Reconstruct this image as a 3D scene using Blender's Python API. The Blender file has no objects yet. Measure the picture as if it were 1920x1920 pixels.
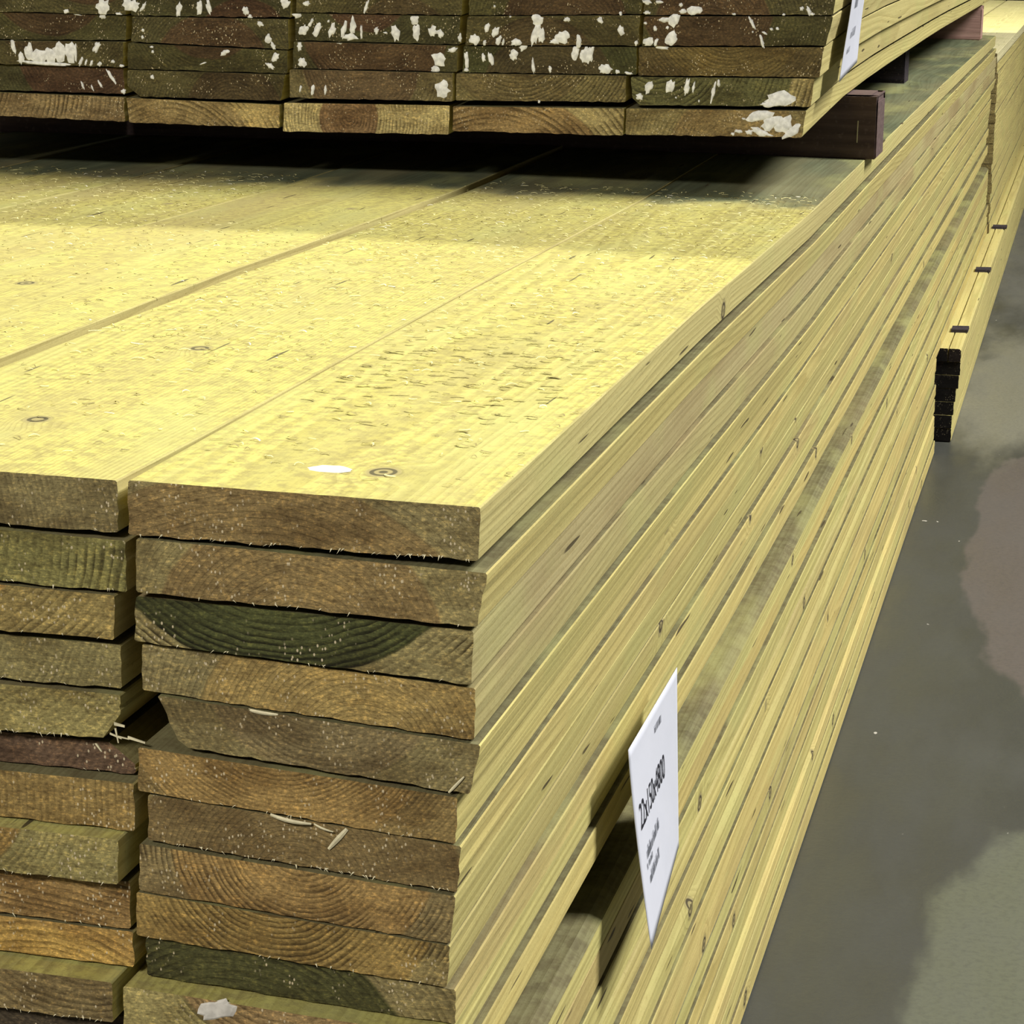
import bpy, bmesh, math, random
from mathutils import Vector, Matrix

# ------------------------------------------------------------------ camera, sky, lamps, exposure
SC = bpy.context.scene
COL = SC.collection
yaw, pitch, roll = .2264, .2308, .0113
fwd = Vector((-math.sin(yaw)*math.cos(pitch), math.cos(yaw)*math.cos(pitch), -math.sin(pitch)))
rt = Vector((math.cos(yaw), math.sin(yaw), 0)); upv = rt.cross(fwd)
cr, sr = math.cos(roll), math.sin(roll)
cu = cr*rt + sr*upv; cv = -sr*rt + cr*upv
cam = bpy.data.objects.new('camera', bpy.data.cameras.new('camera'))
COL.objects.link(cam)
cam.matrix_world = Matrix(((cu.x, cv.x, -fwd.x, .2275), (cu.y, cv.y, -fwd.y, -.9368), (cu.z, cv.z, -fwd.z, .2244), (0, 0, 0, 1)))
cam.data.sensor_width = 36; cam.data.lens = 36*4696.4/1920; cam.data.clip_start = .05; cam.data.clip_end = 60
SC.camera = cam

W = bpy.data.worlds.new('world'); SC.world = W; W.use_nodes = True
W.node_tree.nodes['Background'].inputs[0].default_value = (1.0, .97, .92, 1)
W.node_tree.nodes['Background'].inputs[1].default_value = .085

def area(name, loc, target, sx, sy, power, col=(1, 1, 1)):
    l = bpy.data.lights.new(name, 'AREA'); l.shape = 'RECTANGLE'; l.size = sx; l.size_y = sy; l.energy = power; l.color = col
    o = bpy.data.objects.new(name, l); COL.objects.link(o); o.location = loc
    d = Vector(target) - Vector(loc); o.rotation_euler = d.to_track_quat('-Z', 'Y').to_euler()
    return o
# hall lamps high above: one behind the raised pack on the left, one over the aisle on the right
area('hall_lamp_behind', (-2.2, 6.4, 5.2), (-.2, .6, 0), .28, .28, 540, (1, .95, .50))
area('hall_lamp_aisle', (4.1, 2.5, 5.2), (0, 1.2, -.2), 2.2, 2.2, 840, (1, .985, .96))
area('front_fill_lamp', (-.6, -4.8, 2.9), (-.1, .2, 0), 1.0, .6, 250, (1, .96, .93))  # added fill from behind the camera, brightening the sawn ends

SC.view_settings.view_transform = 'Standard'; SC.view_settings.look = 'None'
SC.view_settings.exposure = 0.0; SC.view_settings.gamma = 1.0; SC.view_settings.use_curve_mapping = False

# ------------------------------------------------------------------ node helpers
def new_mat(name, rough=.8):
    m = bpy.data.materials.new(name); m.use_nodes = True
    nt = m.node_tree; b = nt.nodes['Principled BSDF']; b.inputs['Roughness'].default_value = rough
    b.inputs['Specular IOR Level'].default_value = .25
    return m, nt, b
class G:
    """small wrapper for building node graphs"""
    def __init__(s, nt): s.nt = nt
    def n(s, t, **k):
        nd = s.nt.nodes.new(t)
        for a, v in k.items(): setattr(nd, a, v)
        return nd
    def put(s, sock, v):
        if isinstance(v, bpy.types.NodeSocket): s.nt.links.new(v, sock)
        else: sock.default_value = v
    def m(s, op, a, b=0., c=0.):
        nd = s.n('ShaderNodeMath', operation=op)
        for i, v in enumerate((a, b, c)): s.put(nd.inputs[i], v)
        return nd.outputs[0]
    def v(s, op, a, b=(0, 0, 0)):
        nd = s.n('ShaderNodeVectorMath', operation=op); s.put(nd.inputs[0], a); s.put(nd.inputs[1], b)
        return nd.outputs['Value'] if op in ('LENGTH', 'DISTANCE', 'DOT_PRODUCT') else nd.outputs[0]
    def noise(s, vec, scale, detail=3., rough=.55, out='Fac'):
        nd = s.n('ShaderNodeTexNoise'); s.put(nd.inputs['Vector'], vec)
        nd.inputs['Scale'].default_value = scale; nd.inputs['Detail'].default_value = detail; nd.inputs['Roughness'].default_value = rough
        return nd.outputs[out]
    def ramp(s, f, lo, hi, a=0., b=1., smooth=True):
        nd = s.n('ShaderNodeMapRange', interpolation_type='SMOOTHSTEP' if smooth else 'LINEAR')
        for i, x in enumerate((f, lo, hi, a, b)): s.put(nd.inputs[i], x)
        return nd.outputs[0]
    def mix(s, f, a, b, blend='MIX'):
        nd = s.n('ShaderNodeMix', data_type='RGBA', blend_type=blend); s.put(nd.inputs[0], f)
        for i, x in ((6, a), (7, b)):
            if isinstance(x, tuple): x = (*x, 1.) if len(x) == 3 else x
            s.put(nd.inputs[i], x)
        return nd.outputs[2]
    def attr(s, name, out='Color'):
        return s.n('ShaderNodeAttribute', attribute_type='OBJECT', attribute_name=name).outputs[out]
    def sep(s, v):
        nd = s.n('ShaderNodeSeparateXYZ'); s.put(nd.inputs[0], v); return nd.outputs
    def comb(s, x, y, z):
        nd = s.n('ShaderNodeCombineXYZ')
        for i, q in enumerate((x, y, z)): s.put(nd.inputs[i], q)
        return nd.outputs[0]
    def bump(s, h, strength, dist, nrm):
        nd = s.n('ShaderNodeBump'); nd.inputs['Strength'].default_value = strength; nd.inputs['Distance'].default_value = dist
        s.put(nd.inputs['Height'], h); s.nt.links.new(nd.outputs[0], nrm)

def radius_field(g, P, wob):
    x, y, z = g.sep(P)
    px, pz, fq = g.sep(g.attr('pith', 'Vector'))
    rnd = g.n('ShaderNodeObjectInfo').outputs['Random']
    off = g.comb(g.m('MULTIPLY', rnd, 37.), g.m('MULTIPLY', rnd, 91.), 0.)
    Q = g.v('ADD', P, off)
    wx = g.m('MULTIPLY', g.m('SUBTRACT', g.noise(g.v('MULTIPLY', Q, (6, 1.3, 6)), 1., 1.), .5), wob)
    dx = g.m('ADD', g.m('SUBTRACT', x, px), wx); dz = g.m('ADD', g.m('SUBTRACT', z, pz), g.m('MULTIPLY', wx, .5))
    r = g.m('SQRT', g.m('ADD', g.m('MULTIPLY', dx, dx), g.m('MULTIPLY', dz, dz)))
    r = g.m('ADD', r, g.m('MULTIPLY', g.m('SUBTRACT', g.noise(g.v('MULTIPLY', Q, (45., 2.5, 45.)), 1., 2.), .5), .004))
    return r, fq, Q, (x, y, z)

def ring_of(g, r, fq, Q):
    ph = g.m('MULTIPLY', r, fq)
    ph = g.m('ADD', ph, g.m('MULTIPLY', g.noise(g.comb(g.m('MULTIPLY', ph, .6), 0., 0.), 1.), 1.6))
    f = g.m('FRACT', ph)
    return g.m('MULTIPLY', g.ramp(f, .25, .86), g.ramp(f, .9, 1., 1., 0.))

# wood, long faces: solid-texture rings give the flat-sawn grain, plus streaks, dirt and knots
def make_side():
    m, nt, b = new_mat('treated_wood_face', .72); g = G(nt)
    P = g.n('ShaderNodeTexCoord').outputs['Object']
    r, fq, Q, (x, y, z) = radius_field(g, P, .030)
    # knots distort the grain
    kd = None
    for a in ('knot_a', 'knot_b'):
        d = g.v('LENGTH', g.v('MULTIPLY', g.v('SUBTRACT', P, g.attr(a, 'Vector')), (1., .75, 1.)))
        kd = d if kd is None else g.m('MINIMUM', kd, d)
    ks = g.attr('knot_size', 'Fac')
    kn = g.m('DIVIDE', kd, ks)
    r = g.m('ADD', r, g.m('MULTIPLY', g.ramp(kn, .6, 3.2, 1., 0.), .006))
    ring = ring_of(g, r, fq, Q)
    streak = g.noise(g.v('MULTIPLY', Q, (420., 3., 420.)), 1., 4.)
    fine = g.noise(g.v('MULTIPLY', Q, (900., 60., 900.)), 1., 2.)
    fibre = g.noise(Q, 420., 3., .7)
    blot = g.noise(g.v('MULTIPLY', Q, (9., 2.2, 14.)), 1., 4.)
    base = g.attr('wood')
    # sawdust that has settled on the open part of the top boards
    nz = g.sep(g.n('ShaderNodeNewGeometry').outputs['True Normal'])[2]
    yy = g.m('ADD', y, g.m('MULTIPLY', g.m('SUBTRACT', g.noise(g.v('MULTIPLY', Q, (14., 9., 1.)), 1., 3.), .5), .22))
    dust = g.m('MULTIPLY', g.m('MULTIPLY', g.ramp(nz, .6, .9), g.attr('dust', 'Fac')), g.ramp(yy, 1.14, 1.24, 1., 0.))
    seam_shade_and_bare = g.m('MULTIPLY', g.ramp(g.m('ABSOLUTE', nz), .6, .9), g.m('SUBTRACT', 1., dust))   # broad faces darkened to paint shade into the seams; top boards green past the sawdust
    base = g.mix(g.m('MULTIPLY', seam_shade_and_bare, g.m('SUBTRACT', 1., g.attr('open_top', 'Fac'))), base, g.mix(g.attr('dust', 'Fac'), g.mix(g.ramp(g.noise(Q, 70., 4., .7), .35, .65), (.20, .188, .09), (.135, .118, .056)), g.mix(g.ramp(g.noise(g.v('MULTIPLY', Q, (40., 4., 40.)), 1., 4.), .35, .65), (.155, .175, .095), (.105, .120, .066))))
    spot = g.noise(Q, 150., 4., .7)
    dcol = g.mix(g.ramp(spot, .40, .62), (.545, .50, .14), (.36, .315, .105))
    dcol = g.mix(g.ramp(g.noise(g.v('MULTIPLY', Q, (30., 3., 30.)), 1., 4.), .45, .72, 0., .7), dcol, (.44, .41, .145))
    base = g.mix(g.m('MULTIPLY', dust, .96), base, dcol)
    c = g.mix(g.m('MULTIPLY', ring, .30), base, g.mix(1., base, (.46, .40, .26), 'MULTIPLY'))
    c = g.mix(g.ramp(streak, .40, .80, 0., .26), c, g.mix(1., c, (.62, .56, .44), 'MULTIPLY'))
    c = g.mix(g.ramp(streak, .30, .48, .22, 0.), c, g.mix(1., c, (1.25, 1.2, 1.15), 'MULTIPLY'))
    dirt = g.attr('dirt', 'Fac')
    c = g.mix(g.m('MULTIPLY', g.ramp(blot, .42, .68), dirt), c, (.33, .255, .115))
    c = g.mix(g.m('MULTIPLY', g.ramp(g.noise(g.v('MULTIPLY', Q, (14., 5., 14.)), 1., 3.), .5, .7), .35), c, (.47, .47, .17))
    c = g.mix(g.ramp(fibre, .58, .72, 0., .45), c, g.mix(1., c, (.52, .46, .36), 'MULTIPLY'))
    c = g.mix(g.ramp(fine, .56, .74, 0., .35), c, g.mix(1., c, (.6, .55, .45), 'MULTIPLY'))
    # splits: thin dark slivers along the grain
    sp = g.noise(g.v('MULTIPLY', Q, (190., 11., 190.)), 1., 1.)
    c = g.mix(g.ramp(sp, .742, .775, 0., .92), c, (.06, .045, .02))
    # knots
    kr = g.m('SINE', g.m('MULTIPLY', kn, 13.))
    kc = g.mix(g.ramp(kr, -.6, .6), (.30, .25, .11), (.05, .038, .02))
    c = g.mix(g.ramp(kn, .75, 1.15, .95, 0.), c, kc)
    nt.links.new(c, b.inputs['Base Color'])
    h = g.m('ADD', g.m('ADD', g.m('MULTIPLY', streak, .9), g.m('MULTIPLY', fibre, .7)), g.m('MULTIPLY', ring, -.25))
    g.bump(h, .4, .0007, b.inputs['Normal'])
    return m
# wood, sawn ends: growth rings round each board's own pith, heartwood, saw fluff
def make_end():
    m, nt, b = new_mat('treated_wood_end_grain', .85); g = G(nt)
    P = g.n('ShaderNodeTexCoord').outputs['Object']
    r, fq, Q, (x, y, z) = radius_field(g, g.v('MULTIPLY', P, (1., 0., 1.)), .012)
    con, rh, dark = g.sep(g.attr('rings', 'Vector'))
    ring = ring_of(g, r, fq, Q)
    heart = g.ramp(r, g.m('SUBTRACT', rh, .0012), g.m('ADD', rh, .0012), 1., 0.)
    c = g.mix(heart, g.attr('sap'), g.attr('heart'))
    cl = g.noise(g.v('MULTIPLY', Q, (22., 1., 45.)), 1., 4.)
    c = g.mix(1., c, (1.28, 1.30, 1.12), 'MULTIPLY')
    c = g.mix(g.ramp(cl, .40, .66, 0., .8), c, g.mix(1., c, (.52, .47, .42), 'MULTIPLY'))
    c = g.mix(g.ramp(cl, .28, .42, .5, 0.), c, g.mix(1., c, (1.3, 1.22, 1.05), 'MULTIPLY'))
    c = g.mix(g.m('MULTIPLY', ring, g.m('MULTIPLY', con, g.ramp(g.noise(g.v('MULTIPLY', Q, (26., 1., 60.)), 1., 2.), .35, .62, .12, 1.))), c, g.mix(1., c, (.13, .11, .075), 'MULTIPLY'))
    fl = g.m('ADD', g.m('MULTIPLY', g.noise(Q, 480., 5., .8), .6), g.m('MULTIPLY', g.noise(g.v('MULTIPLY', Q, (420., 1., 1300.)), 1., 3.), .4))
    saw = g.noise(g.v('MULTIPLY', Q, (75., 1., 420.)), 1., 4., .65)
    c = g.mix(g.ramp(saw, .48, .68, 0., .55), c, g.mix(1., c, (.50, .46, .42), 'MULTIPLY'))
    c = g.mix(g.ramp(saw, .30, .46, .4, 0.), c, g.mix(1., c, (1.5, 1.45, 1.35), 'MULTIPLY'))
    c = g.mix(g.ramp(fl, .50, .62, 0., .7), c, g.mix(1., c, (.42, .38, .34), 'MULTIPLY'))
    c = g.mix(g.ramp(fl, .38, .49, .85, 0.), c, g.mix(1., c, (2.1, 1.95, 1.7), 'MULTIPLY'))
    # pale saw fluff clinging to the sawn face
    vo = g.n('ShaderNodeTexVoronoi'); g.put(vo.inputs['Vector'], g.v('MULTIPLY', Q, (1., 1., .62))); vo.inputs['Scale'].default_value = 520.
    pick = g.ramp(g.noise(Q, 60., 2.), .50, .62)
    spk = g.m('MULTIPLY', g.ramp(vo.outputs['Distance'], .16, .28, 1., 0.), pick)
    c = g.mix(g.m('MULTIPLY', spk, .85), c, (.66, .55, .34))
    nt.links.new(c, b.inputs['Base Color'])
    h = g.m('ADD', g.m('ADD', g.m('MULTIPLY', fl, 1.), g.m('MULTIPLY', ring, -.4)), g.m('MULTIPLY', spk, .3))
    g.bump(h, .6, .0008, b.inputs['Normal'])
    return m
SIDE, END = make_side(), make_end()

def make_plain(name, col, rough, var=.25, scale=60., col2=None):
    m, nt, b = new_mat(name, rough); g = G(nt)
    P = g.n('ShaderNodeTexCoord').outputs['Object']
    n = g.noise(P, scale, 4.)
    c2 = col2 or tuple(v*(1-var) for v in col)
    nt.links.new(g.mix(g.ramp(n, .3, .7), col, c2), b.inputs['Base Color'])
    g.bump(n, .3, .001, b.inputs['Normal'])
    return m
PAINT = make_plain('white_paint', (.95, .94, .88), .55, .3, 260.)
WAX = make_plain('grey_white_smear', (.72, .68, .58), .7, .35, 120.)
PALE = make_plain('raw_wood_splinter', (.80, .72, .45), .7, .25, 200.)
INK = make_plain('black_ink', (.02, .02, .03), .6, .1)
INKGREY = make_plain('grey_ink', (.16, .17, .20), .6, .1)
def make_paper():
    m, nt, b = new_mat('white_paper', .55); g = G(nt)
    P = g.n('ShaderNodeTexCoord').outputs['Object']
    n = g.noise(P, 30., 3.)
    nt.links.new(g.mix(n, (.70, .715, .79), (.65, .67, .75)), b.inputs['Base Color'])
    g.bump(n, .25, .002, b.inputs['Normal'])
    return m
PAPER = make_paper()
def make_bearer(name, a, bcol):
    m, nt, b = new_mat(name, .8); g = G(nt)
    P = g.n('ShaderNodeTexCoord').outputs['Object']
    s = g.noise(g.v('MULTIPLY', P, (8., 160., 160.)), 1., 5.)
    f = g.noise(P, 200., 3.)
    c = g.mix(g.ramp(s, .3, .72), a, bcol)
    c = g.mix(g.ramp(f, .55, .75, 0., .4), c, (.25, .18, .16))
    nt.links.new(c, b.inputs['Base Color']); g.bump(s, .5, .002, b.inputs['Normal'])
    return m
BEAR_DARK = make_bearer('dark_brown_bearer_wood', (.155, .105, .095), (.09, .06, .056))
BEAR_BLACK = make_bearer('blackish_bearer_wood', (.045, .035, .045), (.02, .017, .02))
BEAR_PINK = make_bearer('pinkish_bearer_wood', (.48, .30, .24), (.36, .21, .17))
def make_floor():
    m, nt, b = new_mat('worn_concrete', .42); g = G(nt)
    b.inputs['Specular IOR Level'].default_value = .4
    P = g.n('ShaderNodeTexCoord').outputs['Object']
    big = g.noise(g.v('MULTIPLY', P, (9., 2.5, 1.)), 1., 4., .6)
    mid = g.noise(g.v('MULTIPLY', P, (14., 4., 1.)), 1., 5.)
    fin = g.noise(P, 160., 5., .7)
    def stain_or_light(cx, cy, rx, ry, soft=.35):   # irregular floor patch: wear, and one painted pool of light
        d = g.v('LENGTH', g.v('MULTIPLY', g.v('SUBTRACT', P, (cx, cy, 0.)), (1/rx, 1/ry, 0.)))
        return g.ramp(g.m('ADD', d, g.m('MULTIPLY', g.m('SUBTRACT', big, .5), 1.1)), 1.-soft/2, 1.+soft/2, 1., 0.)
    c = g.mix(g.ramp(big, .4, .62, 0., .6), (.068, .070, .057), (.055, .056, .047))
    c = g.mix(stain_or_light(.17, 2.55, .085, .70, .12), c, (.118, .102, .090))
    c = g.mix(stain_or_light(.20, .95, .085, .42, .2), c, (.125, .132, .092))
    c = g.mix(stain_or_light(.10, 3.75, .10, .62, .5), c, (.21, .205, .155))  # pool of lamplight on the concrete, painted in as a pale patch
    c = g.mix(stain_or_light(.3, 6.5, .4, 2., .5), c, (.15, .15, .13))
    c = g.mix(g.ramp(mid, .35, .75, 0., .25), c, (.06, .06, .052))
    c = g.mix(g.ramp(fin, .42, .72, 0., .3), c, (.05, .05, .045))
    chip = g.noise(g.v('MULTIPLY', P, (60., 30., 1.)), 1., 1.)
    c = g.mix(g.ramp(chip, .80, .82, 0., .8), c, (.6, .57, .5))
    nt.links.new(c, b.inputs['Base Color'])
    nt.links.new(g.ramp(mid, .3, .7, .34, .6), b.inputs['Roughness'])
    g.bump(fin, .25, .002, b.inputs['Normal'])
    return m
FLOOR = make_floor()
WALLM = make_plain('dark_painted_wall', (.012, .012, .013), .9, .2, 4.)

# ------------------------------------------------------------------ object helpers
def tag(o, label=None, cat=None, group=None, kind=None):
    for k, v in (('label', label), ('category', cat), ('group', group), ('kind', kind)):
        if v: o[k] = v
    return o
def link(name, me, mats, parent=None, loc=(0, 0, 0)):
    o = bpy.data.objects.new(name, me); COL.objects.link(o); o.location = loc
    for m in mats: me.materials.append(m)
    if parent: o.parent = parent
    return o
def from_py(name, vs, fs, mats, parent=None, loc=(0, 0, 0), smooth=False, mi=None):
    me = bpy.data.meshes.new(name); me.from_pydata(vs, [], fs); me.update()
    o = link(name, me, mats, parent, loc)
    if mi:
        for p, i in zip(me.polygons, mi): p.material_index = i
    if smooth:
        for p in me.polygons: p.use_smooth = True
    return o

def board_mesh(c4, y0, y1, rnd, loc, fx=None, fz=None, cut=None, stations=14, rough=.0006, chip=0.):
    """c4: TL, TR, BR, BL in the cross-section (x, z); extruded from y0 to y1.
    fx, fz: how the board bends along its length; cut: {corner: (along, down)} wane or bevel."""
    cut = cut or {}
    pts = []
    for i in range(4):
        a, p, b = Vector(c4[i-1]), Vector(c4[i]), Vector(c4[(i+1) % 4])
        ca, cb = cut.get(i, (.0007, .0007))
        pts.append(p + (a-p).normalized()*ca); pts.append(p + (b-p).normalized()*cb)
    # order per corner: before corner, after corner
    per = []; edge = []
    for i in range(4):
        q0, q1 = pts[2*i], pts[2*i+1]
        per.append(q0); edge.append('c'); per.append(q1); edge.append('c')
        nx = pts[(2*i+2) % 8]
        n = 26 if (nx-q1).length > .06 else 5
        for k in range(1, n):
            per.append(q1.lerp(nx, k/n)); edge.append('tb' if i in (0, 2) else 's')
    N = len(per)
    L = y1-y0
    # more stations near the seen front
    ys = [y0, y0+.0016] + [y0 + L*((k+1)/stations)**1.35 for k in range(stations)]
    phase = [rnd.uniform(-1, 1) for _ in per]
    vs = []; fs = []; mi = []
    for j, y in enumerate(ys):
        ox = fx(y) if fx else 0.; oz = fz(y) if fz else 0.
        for k, p in enumerate(per):
            jx = jz = 0.
            if j <= 1:
                if edge[k] == 'tb': jz = phase[k]*rough*(.8 if k > N//2 else .12)
                elif edge[k] == 's': jx = phase[k]*rough*.8
            elif edge[k] == 's': jx = phase[k]*.0002
            vs.append((p.x+ox+jx-loc[0], y-loc[1], p.y+oz+jz-loc[2]))
    M = len(ys)
    for j in range(M-1):
        for k in range(N):
            k2 = (k+1) % N
            fs.append((j*N+k, j*N+k2, (j+1)*N+k2, (j+1)*N+k)); mi.append(0)
    fs.append(tuple(range(N-1, -1, -1))); mi.append(1)
    fs.append(tuple((M-1)*N+k for k in range(N))); mi.append(1)
    # frayed saw fibres hanging along the lower front edge
    lo = [k for k in range(N) if edge[k] == 'tb' and per[k].y < sum(q.y for q in per)/N]
    for _ in range(int(chip)):
        k = rnd.choice(lo); v = vs[k]; b = len(vs)
        w = rnd.uniform(.0002, .00045); ln = rnd.uniform(.0002, .0018)*rnd.random(); sx = rnd.uniform(-.0018, .0018); x0 = rnd.uniform(-.0028, .0028)
        vs += [(v[0]+x0-w, v[1]-.0002, v[2]+.0007), (v[0]+x0+w, v[1]-.0002, v[2]+.0007), (v[0]+x0+sx, v[1]-rnd.uniform(.0003, .0012), v[2]-ln)]
        fs.append((b, b+1, b+2)); mi.append(2)
    return vs, fs, mi

def board(label, group, c4, y0, y1, seed, sap=(.20, .14, .06), heart=(.20, .115, .045), pith=(0., .03, 420.), rings=(.45, .05, 0.),
          wood=(.60, .50, .19), dirt=.35, dust=0., open_top=0., knots=((0, 90, 0), (0, 90, 0)), ksize=.008, gap=.0006, chip=0, **kw):
    rnd = random.Random(seed)
    c4 = [c4[0], c4[1], (c4[2][0], c4[2][1]+gap), (c4[3][0], c4[3][1]+gap)]
    cx = sum(p[0] for p in c4)/4; cz = sum(p[1] for p in c4)/4
    loc = (cx, y0, cz)
    vs, fs, mi = board_mesh(c4, y0, y1, rnd, loc, chip=chip, **kw)
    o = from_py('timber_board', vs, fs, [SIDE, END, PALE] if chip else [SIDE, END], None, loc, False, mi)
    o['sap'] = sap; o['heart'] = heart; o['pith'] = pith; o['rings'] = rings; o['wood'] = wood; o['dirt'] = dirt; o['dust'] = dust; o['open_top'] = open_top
    for nm, k in zip(('knot_a', 'knot_b'), knots): o[nm] = (float(k[0]-cx), float(k[1]-y0), float(k[2]-cz))
    o['knot_size'] = ksize
    return tag(o, label, 'timber board', group)
def mm(q): return [(a/1000., b/1000.) for a, b in q]
ORD = ['topmost', 'second', 'third', 'fourth', 'fifth', 'sixth', 'seventh', 'eighth', 'ninth', 'tenth', 'eleventh', 'twelfth', 'thirteenth',
       'fourteenth', 'fifteenth', 'sixteenth', 'seventeenth', 'eighteenth', 'nineteenth', 'twentieth']

# ------------------------------------------------------------------ setting
FZ = -.607
from_py('floor', [(-6, -4, FZ), (8, -4, FZ), (8, 16, FZ), (-6, 16, FZ)], [(0, 1, 2, 3)], [FLOOR])['kind'] = 'structure'
from_py('wall_back', [(-6, 16, FZ), (8, 16, FZ), (8, 16, 7), (-6, 16, 7)], [(0, 1, 2, 3)], [WALLM])['kind'] = 'structure'

# ------------------------------------------------------------------ near stack
def sag_near(depth):
    f = max(0., 1-depth/.42)
    return lambda y: -f*(0.0060*math.exp(-((y-1.15)/.40)**2) + .0035*math.exp(-((y-1.9)/.6)**2))
def bend(seed, amp=.004, inset=None):
    r = random.Random(seed); a, b, p = r.uniform(-amp, amp), r.uniform(-amp, amp), r.uniform(0, 6)
    def f(y):
        v = (a*math.sin(y*1.1) + b*.6*(math.sin(y*2.7+p)-math.sin(p)))*min(1., y/.4 if y > 0 else 0)
        if inset:
            i0, ya, yb = inset
            t = min(1., max(0., (y-ya)/(yb-ya))); t = t*t*(3-2*t)
            v += -i0*(1-t)
        return v
    return f
BR, BR2 = (.205, .143, .064), (.235, .165, .07)            # brown heartwood tones
OL, OL2, DK = (.205, .165, .08), (.245, .20, .095), (.088, .082, .03)  # olive sapwood tones
GOLD = (.275, .195, .078)
YEL = (.72, .65, .15)
# right-hand column: cross-sections in mm, front offset, end look
R = [
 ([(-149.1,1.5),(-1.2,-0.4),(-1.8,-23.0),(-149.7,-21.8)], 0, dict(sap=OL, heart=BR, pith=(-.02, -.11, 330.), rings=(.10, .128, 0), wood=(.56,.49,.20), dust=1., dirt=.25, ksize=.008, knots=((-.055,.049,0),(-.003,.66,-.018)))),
 ([(-146.4,-22.8),(1.8,-27.3),(-2.1,-50.3),(-147.0,-46.2)], .0005, dict(sap=OL2, heart=BR, pith=(-.003, -.03, 380.), rings=(.12, .062, 0), dirt=.2, wood=(.60,.51,.19))),
 ([(-149.2,-49.0),(-5.1,-53.2),(-5.7,-76.5),(-150.6,-69.0)], .006, dict(sap=OL2, heart=(.062,.066,.024), pith=(-.008, .078, 330.), rings=(.9, .094, 0), dirt=1.0, wood=(.47,.40,.19))),
 ([(-148.6,-70.5),(-5.1,-78.5),(-5.4,-101.1),(-149.1,-91.4)], .010, dict(sap=OL, heart=GOLD, pith=(.025, -.03, 430.), rings=(.3, .075, 0), dirt=.9, wood=(.46,.40,.17))),
 ([(-142.1,-92.4),(-2.5,-102.2),(-7.0,-124.4),(-131.9,-114.6)], .009, dict(sap=OL, heart=(.19,.145,.075), pith=(.0, .040, 430.), rings=(.35, .055, 0), dirt=.2)),
 ([(-151.0,-115.8),(-11.9,-125.5),(-12.6,-146.4),(-151.5,-135.8)], .0085, dict(sap=BR2, heart=(.29,.19,.075), pith=(-.008, .05, 520.), rings=(.5, .075, 0), dirt=.3, ksize=.0095, knots=((-.011,1.547,-.127),(-.009,.52,-.125)))),
 ([(-147.6,-137.0),(-10.5,-147.2),(-12.2,-168.2),(-148.1,-158.1)], .010, dict(sap=OL, heart=(.170,.120,.055), pith=(-.003, -.022, 420.), rings=(.2, .075, 0), dirt=.35)),
 ([(-151.8,-159.2),(-12.6,-169.0),(-14.8,-190.8),(-152.3,-180.9)], .009, dict(sap=(.22,.165,.08), heart=(.285,.185,.075), pith=(.004, .024, 430.), rings=(.75, .058, 0), dirt=.3, ksize=.0085, knots=((-.013,.972,-.170),(-.011,2.2,-.175)))),
 ([(-153.8,-181.6),(-14.9,-191.5),(-16.4,-210.9),(-154.3,-201.9)], .0095, dict(sap=(.235,.18,.08), heart=(.265,.18,.065), pith=(-.008, .034, 400.), rings=(.75, .075, 0), dirt=.3, ksize=.0078, knots=((-.015,1.22,-.191),(-.012,.527,-.194)))),
 ([(-151.3,-203.4),(-13.3,-212.6),(-13.2,-228.8),(-151.3,-221.6)], .013, dict(sap=OL, heart=(.062,.060,.022), pith=(-.03, -.055, 300.), rings=(.9, .085, 0), dirt=.4, ksize=.0078, knots=((-.013,1.23,-.218),(-.009,.923,-.216)))),
 ([(-157.9,-222.2),(-16.4,-229.5),(-16.3,-248.6),(-158.5,-243.6)], .002, dict(sap=(.30,.25,.11), heart=(.26,.175,.085), pith=(.0, .05, 330.), rings=(.6, .06, 0), dust=.9, dirt=.3)),
]
LOOK = ['brown end and bright yellow sawdusty face', 'large brown heartwood patch edged in olive', 'dark green end, bold drooping rings',
        'golden end under a purplish shaded strip', 'greyish end, lower left corner cut away', 'orange-brown end with fine drooping rings',
        'dark end with a pale splinter', 'brown end, rings hanging from top',
        'tan end with wide smile-shaped rings', 'blackish green end with arching rings', 'end sticking out, pale patch']
tops = [-.2495, -.2735, -.2990, -.3195, -.3405, -.3615, -.3835, -.4055, -.4275]   # layers 12..20
# extra inset of each layer on the long side (mm) so ledges and grooves show
XO = {11: -8, 12: -13, 13: -26, 14: -9, 15: -9.5, 16: -8, 17: -9, 18: -5, 19: -5.5, 20: -4, 21: -4.5, 22: -6, 23: -3, 24: -3, 25: -1.5, 26: -1.5, 27: 0}
near_right = []
rv = random.Random(8)
for i, (q, dy, look) in enumerate(R):
    c4 = mm(q); dep = -c4[0][1]
    kw = dict(look)
    t = rv.uniform(-.06, .05); kw.setdefault('wood', (.62+t+rv.uniform(-.04, .01), .52+t*.9, .19+t*.3))
    if i == 4: kw['cut'] = {3: (.003, .003)}
    if i == 0: fxx = None
    else: fxx = bend(100+i, .0009)
    o = board('%s board down the near right-hand column, %s' % (ORD[i], LOOK[i]), 'boards of the near right-hand column',
              c4, dy, 4.66 if i < 2 else 4.838, 11+i, fz=sag_near(dep), fx=fxx, chip=(0 if i in (3, 4, 7, 9) else 34 if i in (0, 6) else 10), **kw)
    near_right.append(o)
rs = random.Random(5)
SKN = {15: ((0, 1.232, -.309), (0, 2.6, -.31)), 20: ((0, 1.46, -.44), (0, 3.2, -.44)), 18: ((0, 2.3, -.39), (0, 1.0, -.39))}
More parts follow.
